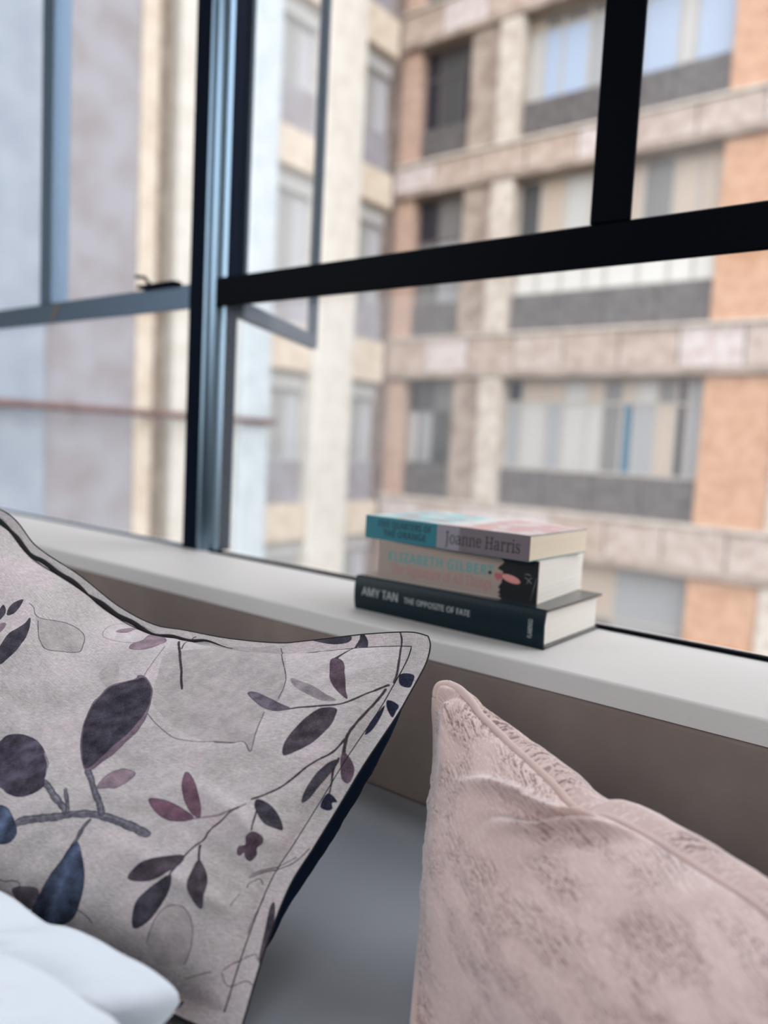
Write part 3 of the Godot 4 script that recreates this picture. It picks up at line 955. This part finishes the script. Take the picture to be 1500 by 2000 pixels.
func window_units() -> void:
	var steel := mat(Color(0.008, 0.02, 0.045), 0.45, 0.13)
	steel.heightmap_enabled = true
	steel.heightmap_scale = 0.01
	steel.heightmap_texture = noise_tex(0.08, 12, [])
	steel.uv1_triplanar = true
	steel.uv1_scale = Vector3.ONE * 8.0
	var round_steel := mat(Color(0.44, 0.52, 0.58), 0.28, 0.5)
	round_steel.metallic = 1.0  # paler metal than the mullion, made to carry its bright reflected stripe
	var steel2: StandardMaterial3D = steel.duplicate()
	steel2.albedo_color = Color(0.38, 0.45, 0.52)  # paler copy of the same steel: grazing reflections put into its colour
	steel2.metallic = 0.9
	steel2.metallic_specular = 0.45
	var body := mat(Color(0.01, 0.055, 0.12), 0.5, 0.13)
	var sash_hazed := mat(Color(0.24, 0.29, 0.34), 0.5, 0.4)  # casement paint made paler: haze of the glass put into its colour
	var glass := pane_mat()
	var top := 1.62
	var y0 := 0.386
	var y1 := 0.431
	var bar := func(t: Node3D, n: String, x0: float, x1: float, a: float, b: float, m: Material) -> void:
		var st := start()
		add_box(st, Vector3(x0, a, -0.796), Vector3(x1, b, FZ), 0.0015)                       # flange on the room side
		add_box(st, Vector3((x0 + x1) / 2 - 0.006, a, -0.835), Vector3((x0 + x1) / 2 + 0.006, b, -0.796), 0.001)   # the web behind it
		put(n, done(st), m, t)
	var rail := func(t: Node3D, n: String, x0: float, x1: float, a: float, b: float, m: Material) -> void:
		var st := start()
		add_box(st, Vector3(x0, a, -0.796), Vector3(x1, b, FZ), 0.0015)
		add_box(st, Vector3(x0, (a + b) / 2 - 0.006, -0.835), Vector3(x1, (a + b) / 2 + 0.006, -0.796), 0.001)
		put(n, done(st), m, t)
	var pane := func(t: Node3D, x0: float, x1: float, a: float, b: float) -> void:
		put("pane", box(Vector3(x0, a, GZ - 0.002), Vector3(x1, b, GZ + 0.002), 0.0003), glass, t)
	# right unit, with the thick mullion
	var t := thing("window_1", "black steel window unit above the stack of books, right of the thick mullion", "window", Vector3.ZERO, 0.0, "structure")
	var prof := PackedVector2Array()
	var xa := -1.036
	var xb := -0.930
	var xr := -0.974
	prof.append(Vector2(xa, -0.838))
	prof.append(Vector2(xa, FZ))
	prof.append(Vector2(xr - 0.027, FZ))
	prof.append(Vector2(xr - 0.027, FZ - 0.025))
	prof.append(Vector2(xr, FZ - 0.025))
	prof.append(Vector2(xr, -0.838))
	put("mullion", extrude(prof, 0.0, top), body, t)
	var bead := PackedVector2Array([Vector2(xr - 0.0268, FZ - 0.0248)])
	for i in 25:                                            # a glossy quarter round down its right edge
		var a := PI / 2 - PI / 2 * i / 24.0
		bead.append(Vector2(xr - 0.0268 + cos(a) * 0.026, FZ - 0.0248 + sin(a) * 0.024))
	var mul := put("bead", extrude(bead, 0.0, top), round_steel, t)
	mul.set_meta("label", "glossy rounded bead down the mullion")
	xb = xr + 0.002
	rail.call(t, "transom", xb, 0.257, y0, y1, steel)
	bar.call(t, "glazing_bar", -0.3595, -0.3155, y1, top, steel)
	put("bottom_rail", box(Vector3(xb, 0.0, -0.802), Vector3(0.257, 0.004, -0.792), 0.001), steel, t)
	rail.call(t, "head_rail", xb, 0.257, top - 0.045, top, steel)
	pane.call(t, xb, 0.257, 0.0065, y0 + 0.016)
	pane.call(t, -0.331, 0.257, y1 - 0.016, top - 0.03)
	# the casement, swung open
	var c := Node3D.new()
	c.name = "casement"
	t.add_child(c)
	c.position = Vector3(-0.986, 0, -0.852)
	c.rotation.y = deg_to_rad(90.0 + 25.5)
	var W := 0.392
	var b0 := 0.380
	var ls := [["stile", Vector3(0, b0, -0.009), Vector3(0.010, 1.58, 0.009)], ["stile", Vector3(W - 0.024, b0, -0.009), Vector3(W, 1.58, 0.009)], ["rail", Vector3(0.010, b0, -0.009), Vector3(W - 0.024, b0 + 0.028, 0.009)], ["rail", Vector3(0.010, 1.55, -0.009), Vector3(W - 0.024, 1.58, 0.009)]]
	for q in ls:
		put(q[0], box(q[1], q[2], 0.002), sash_hazed, c)
	put("pane", box(Vector3(0.010, b0 + 0.028, -0.002), Vector3(W - 0.024, 1.55, 0.002), 0.0003), glass, c)
	# left unit
	var l := thing("window_2", "dark steel window unit left of the thick mullion, looking on a pale wall", "window", Vector3.ZERO, 0.0, "structure")
	rail.call(l, "transom", -2.09, xa, y0 + 0.002, y1 - 0.004, steel2)
	bar.call(l, "glazing_bar", -1.510, -1.466, y1 - 0.004, top, steel2)
	put("bottom_rail", box(Vector3(-2.09, 0.0, -0.802), Vector3(xa, 0.004, -0.792), 0.001), steel2, l)
	rail.call(l, "head_rail", -2.09, xa, top - 0.045, top, steel2)
	pane.call(l, -2.09, xa, 0.0065, y0 + 0.016)
	pane.call(l, -2.09, -1.49, y1 - 0.016, top - 0.03)
	pane.call(l, -1.486, xa, y1 - 0.016, top - 0.03)
	var chip := put("paint_chip", box(Vector3(-0.005, -0.021, 0.0), Vector3(0.005, 0.021, 0.0012), 0.0005), mat(Color(0.50, 0.44, 0.38), 0.8), l, Vector3(-1.449, 0.410, FZ))
	chip.rotation.z = -0.75
	put("window_catch", box(Vector3(-1.165, 0.4272, FZ - 0.006), Vector3(-1.062, 0.4335, FZ + 0.012), 0.002), body, l)
	put("catch_knob", tube(PackedVector3Array([Vector3(-1.135, 0.432, FZ + 0.004), Vector3(-1.150, 0.446, FZ + 0.006), Vector3(-1.175, 0.450, FZ + 0.006)]), 0.003, 8), body, l)
	# the unit beyond, right of the frame
	var rr := thing("window_3", "black steel window unit at the far right end of the sill", "window", Vector3.ZERO, 0.0, "structure")
	rail.call(rr, "transom", 0.257, 1.32, y0, y1, steel)
	bar.call(rr, "mullion", 0.257, 0.36, 0.0, top, steel)
	rail.call(rr, "head_rail", 0.257, 1.32, top - 0.045, top, steel)
	pane.call(rr, 0.36, 1.32, 0.006, y0 + 0.016)
	pane.call(rr, 0.36, 1.32, y1 - 0.016, top - 0.03)

# ---------------------------------------------------------------- the buildings across the court
# a window: panes side by side from x0 to x1 (or z0 to z1 when turned), each pane [share, material]
func glazing(t: Node3D, x0: float, x1: float, y0: float, y1: float, z: float, panes: Array, frame: Material, turned := false, split := 0.0) -> void:
	var o := Node3D.new()
	var k := 0
	var nm := "window"
	while t.has_node(nm):
		k += 1
		nm = "window_%03d" % k
	o.name = nm
	t.add_child(o)
	var bx := func(n: String, a: float, b: float, ya: float, yb: float, za: float, zb: float, m: Material) -> void:
		if turned:
			put(n, box(Vector3(za, ya, a), Vector3(zb, yb, b), 0.006), m, o)
		else:
			put(n, box(Vector3(a, ya, za), Vector3(b, yb, zb), 0.006), m, o)
	var f := 0.045
	bx.call("sill_rail", x0, x1, y0, y0 + f, z - 0.03, z + 0.03, frame)
	bx.call("head_rail", x0, x1, y1 - f, y1, z - 0.03, z + 0.03, frame)
	var at := x0
	for i in panes.size():
		var b: float = at + (x1 - x0) * panes[i][0]
		bx.call("pane", at + f / 2, b - f / 2, y0 + f, (y0 + split if split > 0.0 else y1 - f), z - 0.01, z + 0.01, panes[i][1])
		if split > 0.0:
			bx.call("rail", at, b, y0 + split, y0 + split + f, z - 0.03, z + 0.03, frame)
			bx.call("pane", at + f / 2, b - f / 2, y0 + split + f, y1 - f, z - 0.01, z + 0.01, panes[i][2] if panes[i].size() > 2 else panes[i][1])
		bx.call("stile", at - f / 2 if i else at, at + f / 2, y0 + f, y1 - f, z - 0.03, z + 0.03, frame)
		at = b
	bx.call("stile", x1 - f, x1, y0 + f, y1 - f, z - 0.03, z + 0.03, frame)

func far_building() -> void:
	var t := thing("building", "beige concrete and orange brick apartment block facing the window across the court", "building")
	var conc := stained(Color(0.61, 0.55, 0.50), Color(0.48, 0.42, 0.38), 0.35, 100)
	var shell := stained(Color(0.57, 0.51, 0.48), Color(0.44, 0.39, 0.36), 0.3, 101)
	var ledges := [stained(Color(0.70, 0.64, 0.60), Color(0.60, 0.53, 0.48), 0.5, 110), stained(Color(0.75, 0.71, 0.69), Color(0.67, 0.60, 0.57), 0.6, 112), stained(Color(0.68, 0.61, 0.56), Color(0.58, 0.51, 0.45), 0.5, 114)]
	var light := stained(Color(0.74, 0.70, 0.65), Color(0.64, 0.58, 0.53), 0.5, 120)
	var brick := stained(Color(0.72, 0.57, 0.46), Color(0.64, 0.48, 0.38), 0.6, 122)
	var brick2 := stained(Color(0.70, 0.59, 0.52), Color(0.62, 0.52, 0.46), 0.6, 124)
	var dark := stained(Color(0.39, 0.37, 0.36), Color(0.32, 0.30, 0.30), 0.6, 126)
	var fr := mat(Color(0.67, 0.64, 0.60), 0.6)
	var frd := mat(Color(0.35, 0.32, 0.32), 0.6)
	var P := {}
	for q in [["dk", Color(0.17, 0.17, 0.19)], ["dk2", Color(0.28, 0.28, 0.28)], ["mid", Color(0.44, 0.43, 0.42)], ["grey", Color(0.57, 0.57, 0.57)], ["lt", Color(0.67, 0.66, 0.64)], ["cream", Color(0.67, 0.61, 0.55)], ["blue", Color(0.60, 0.65, 0.72)], ["teal", Color(0.21, 0.38, 0.46)], ["white", Color(0.78, 0.77, 0.74)]]:
		P[q[0]] = mat(q[1], 0.35, 0.4)  # opaque panes: reflections and rooms behind are painted as flat colours
	var X0 := -9.5
	var X1 := 5.0
	put("wall", box(Vector3(X0 - 1.1, -9.0, -12.9), Vector3(X1, 14.0, -12.45), 0.02), shell, t)
	var floors := [[-4.1, -1.60], [-0.80, 1.45], [2.23, 4.85], [5.48, 7.55], [8.25, 10.6], [11.3, 13.4]]
	for fi in floors.size():
		var a: float = floors[fi][0]
		var b: float = floors[fi][1]
		# ledge panels under this floor
		var lb: float = floors[fi - 1][1] if fi > 0 else -4.9
		var x := X0
		while x < X1 - 0.1:
			var w := minf(0.94, X1 - x)
			put("ledge_panel", box(Vector3(x, lb + 0.12, -12.4), Vector3(x + w - 0.02, a - 0.05, -11.98 + rng.randf_range(-0.012, 0.012)), 0.015), ledges[rng.randi() % 3] if x < -4.4 else ledges[1 if rng.randf() < 0.7 else 0], t)
			x += w
		put("ledge_cap", box(Vector3(X0, a - 0.06, -12.4), Vector3(X1, a, -11.93), 0.01), light, t)
		put("ledge_lip", box(Vector3(X0, lb, -12.4), Vector3(X1, lb + 0.13, -11.95), 0.01), conc, t)
		# brick strip, narrow window, column
		put("brick_strip", box(Vector3(X0, a, -12.45), Vector3(X0 + 0.42, b, -12.06), 0.01), brick2, t)
		put("spandrel_panel", box(Vector3(X0 + 0.42, a, -12.45), Vector3(-7.95, a + 0.62, -12.2), 0.01), dark, t)
		glazing(t, X0 + 0.42, -7.95, a + 0.62, b, -12.3, [[[0.28, P.dk2, P.dk2], [0.40, P.mid, P.dk], [0.32, P.dk2, P.mid]], [[0.22, P.lt, P.dk], [0.3, P.grey, P.dk2], [0.48, P.dk2, P.mid]], [[0.4, P.mid, P.dk], [0.6, P.grey, P.mid]], [[0.3, P.dk, P.dk], [0.45, P.dk2, P.dk2], [0.25, P.dk, P.dk2]]][fi % 4], frd, false, (b - a) * 0.45)
		put("column", box(Vector3(-7.95, a, -12.45), Vector3(-7.34, b, -12.04), 0.02), conc, t)
		put("column", box(Vector3(-7.34, a, -12.45), Vector3(-6.90, b, -11.97), 0.02), light, t)
		# the wide window over a dark spandrel
		for k in 4:
			put("spandrel_panel", box(Vector3(-6.90 + k * 0.86, a, -12.45), Vector3(-6.90 + k * 0.86 + 0.845, a + 0.66, -12.16 + rng.randf_range(-0.01, 0.01)), 0.012), dark, t)
		var ps: Array
		var split := 0.0
		if fi == 1:
			ps = [[0.09, P.grey, P.dk], [0.13, P.lt, P.cream], [0.1, P.grey, P.cream], [0.12, P.lt, P.lt], [0.08, P.lt, P.cream], [0.1, P.mid, P.mid], [0.06, P.teal, P.cream], [0.1, P.grey, P.lt], [0.09, P.cream, P.mid], [0.05, P.dk, P.dk], [0.08, P.grey, P.grey]]
			split = 1.15
		elif fi == 2:
			ps = [[0.12, P.white, P.dk2], [0.13, P.white, P.cream], [0.13, P.white, P.lt], [0.1, P.white, P.lt], [0.16, P.white, P.cream], [0.14, P.white, P.mid], [0.11, P.white, P.cream], [0.11, P.white, P.cream]]
			split = 0.50
		elif fi == 3:
			ps = [[0.08, P.lt, P.cream], [0.1, P.blue, P.mid], [0.14, P.blue, P.mid], [0.2, P.grey, P.mid], [0.06, P.lt, P.cream], [0.17, P.blue, P.blue], [0.07, P.lt, P.mid], [0.18, P.blue, P.blue]]
			split = 1.15
		else:
			ps = [[0.2, P.grey, P.mid], [0.2, P.cream, P.lt], [0.25, P.mid, P.cream], [0.35, P.grey, P.grey]]
			split = 0.9
		glazing(t, -6.90, -3.47, a + 0.66, b, -12.3, ps, fr, false, split)
		# orange brick, then a pale pillar and the next bay
		put("brick_panel", box(Vector3(-3.47, a, -12.45), Vector3(-2.45, b, -12.05), 0.01), brick, t)
		put("pillar", box(Vector3(-2.45, a, -12.45), Vector3(-1.9, b, -12.0), 0.02), light, t)
		put("spandrel_panel", box(Vector3(-1.9, a, -12.45), Vector3(1.5, a + 0.66, -12.18), 0.01), dark, t)
		glazing(t, -1.9, 1.5, a + 0.66, b, -12.3, [[0.3, P.grey, P.cream], [0.3, P.mid, P.grey], [0.4, P.lt, P.mid]], fr, false, 0.9)
		put("brick_panel", box(Vector3(1.5, a, -12.45), Vector3(X1, b, -12.05), 0.01), brick, t)
	put("parapet", box(Vector3(X0, 13.4, -12.45), Vector3(X1, 14.2, -11.95), 0.02), light, t)

func wing_building() -> void:
	var t := thing("building", "cream white side wing of the block with tall white pillars, left across the court", "building")
	var white := stained(Color(0.80, 0.78, 0.74), Color(0.75, 0.72, 0.67), 0.3, 140)
	var cool := stained(Color(0.74, 0.77, 0.78), Color(0.68, 0.72, 0.73), 0.3, 142)
	var cream := stained(Color(0.79, 0.74, 0.67), Color(0.72, 0.65, 0.57), 0.4, 144)
	var grey := stained(Color(0.58, 0.57, 0.585), Color(0.53, 0.50, 0.50), 0.22, 146)
	var pale := stained(Color(0.57, 0.60, 0.635), Color(0.53, 0.56, 0.60), 0.25, 148)
	var brown := stained(Color(0.53, 0.48, 0.42), Color(0.43, 0.37, 0.32), 0.5, 150)
	var fr := mat(Color(0.68, 0.68, 0.67), 0.6)
	var g1 := mat(Color(0.60, 0.60, 0.59), 0.35, 0.4)
	var g2 := mat(Color(0.67, 0.67, 0.68), 0.35, 0.4)
	var g3 := mat(Color(0.51, 0.51, 0.51), 0.35, 0.4)
	var W := -9.5
	put("wall", box(Vector3(W - 1.0, -9.0, -11.9), Vector3(W - 0.35, 14.0, -1.0), 0.02), white, t)
	var floors := [[-4.1, -1.60], [-0.95, 1.35], [2.13, 4.65], [5.28, 7.40], [8.1, 10.5], [11.2, 13.4]]
	for bay in [[-11.9, -10.86], [-9.86, -8.82]]:
		for fi in floors.size():
			var a: float = floors[fi][0]
			var b: float = floors[fi][1]
			var lb: float = floors[fi - 1][1] if fi > 0 else -4.9
			put("ledge", box(Vector3(W - 0.35, lb, bay[0]), Vector3(W + 0.02, a, bay[1]), 0.02), cream, t)
			put("window_apron", box(Vector3(W - 0.35, a, bay[0]), Vector3(W - 0.12, a + 0.75, bay[1]), 0.02), grey, t)
			put("window_head", box(Vector3(W - 0.35, b - 0.32, bay[0]), Vector3(W - 0.14, b, bay[1]), 0.02), fr, t)
			glazing(t, bay[0], bay[1], a + 0.75, b - 0.32, W - 0.25, [[0.33, g2], [0.36, g1], [0.31, g3 if fi % 2 else g2]], fr, true)
	put("pillar", box(Vector3(W - 0.35, -9.0, -10.86), Vector3(W + 0.14, 14.0, -9.86), 0.03), white, t)
	put("pillar", box(Vector3(W - 0.35, -9.0, -8.82), Vector3(W + 0.14, 14.0, -8.22), 0.03), cool, t)
	put("wall_panel", box(Vector3(W - 0.35, -9.0, -8.22), Vector3(W, 14.0, -7.42), 0.02), white, t)
	put("pillar", box(Vector3(W - 0.35, -9.0, -7.42), Vector3(W + 0.05, 14.0, -6.98), 0.02), white, t)
	put("groove", box(Vector3(W - 0.35, -9.0, -6.98), Vector3(W - 0.16, 14.0, -6.62), 0.02), brown, t)
	put("pilaster", box(Vector3(W - 0.35, -9.0, -6.62), Vector3(W + 0.05, 14.0, -6.36), 0.02), cream, t)
	put("wall_panel", box(Vector3(W - 0.35, -9.0, -6.36), Vector3(W - 0.02, 14.0, -5.05), 0.02), grey, t)
	put("wall_panel", box(Vector3(W - 0.35, -9.0, -5.05), Vector3(W + 0.04, 14.0, -1.0), 0.02), pale, t)
	put("parapet", box(Vector3(W - 1.0, 14.0, -11.9), Vector3(W + 0.18, 14.3, -1.0), 0.02), white, t)
	var rust := stained(Color(0.44, 0.32, 0.30), Color(0.28, 0.17, 0.15), 0.8, 152)
	var pts := PackedVector3Array()
	for i in 30:
		pts.append(Vector3(W + 0.22, 0.44, lerpf(-8.85, -1.0, i / 29.0)))
	var p := put("pipe", tube(pts, 0.05, 12), rust, t)
	p.set_meta("label", "thin rusty horizontal pipe")
	for z in [-8.5, -6.5, -4.5, -2.5]:
		put("bracket", box(Vector3(W - 0.02, 0.41, z - 0.03), Vector3(W + 0.22, 0.47, z + 0.03), 0.006), rust, p)

func courtyard() -> void:
	var g := put("courtyard_ground", box(Vector3(-14.0, -9.3, -14.0), Vector3(8.0, -9.0, 4.0), 0.02), stained(Color(0.5, 0.48, 0.46), Color(0.4, 0.38, 0.36), 0.2, 160), self)
	tag(g, "pale paved court far below the window", "ground", "structure")

# ---------------------------------------------------------------- the first lines set camera, sky and exposure
func _ready() -> void:
	var cam := Camera3D.new()
	cam.name = "camera"
	add_child(cam)
	# rows of the camera's turn: right, up, back
	cam.transform = Transform3D(Basis(Vector3(0.78446, 0.05122, -0.61806), Vector3(-0.09511, 0.99473, -0.03828), Vector3(0.61284, 0.08882, 0.78520)).orthonormalized(), Vector3(0, 0.188, 0))
	var lens := CameraAttributesPhysical.new()
	lens.frustum_focal_length = 18.0
	lens.frustum_focus_distance = 0.59
	lens.exposure_aperture = 1.95
	lens.frustum_near = 0.02
	lens.frustum_far = 200.0
	cam.attributes = lens
	cam.current = true
	var env := Environment.new()
	env.background_mode = Environment.BG_SKY
	var sky := Sky.new()
	var sm := ProceduralSkyMaterial.new()
	sm.sky_top_color = Color(0.94, 0.96, 1.0)
	sm.sky_horizon_color = Color(1.0, 0.985, 0.965)
	sm.ground_bottom_color = Color(0.45, 0.44, 0.42)
	sm.ground_horizon_color = Color(0.6, 0.59, 0.57)
	sm.sky_energy_multiplier = 1.75
	sm.ground_energy_multiplier = 0.8
	sky.sky_material = sm
	env.sky = sky
	env.tonemap_mode = Environment.TONE_MAPPER_LINEAR
	env.tonemap_exposure = 1.34
	env.sdfgi_enabled = true
	env.ssao_enabled = true
	env.ssil_enabled = true
	var we := WorldEnvironment.new()
	we.name = "environment"
	we.environment = env
	add_child(we)

	room()
	window_units()
	far_building()
	wing_building()
	courtyard()
	floral_cushion()
	velvet_cushion()
	bedding()
	books()
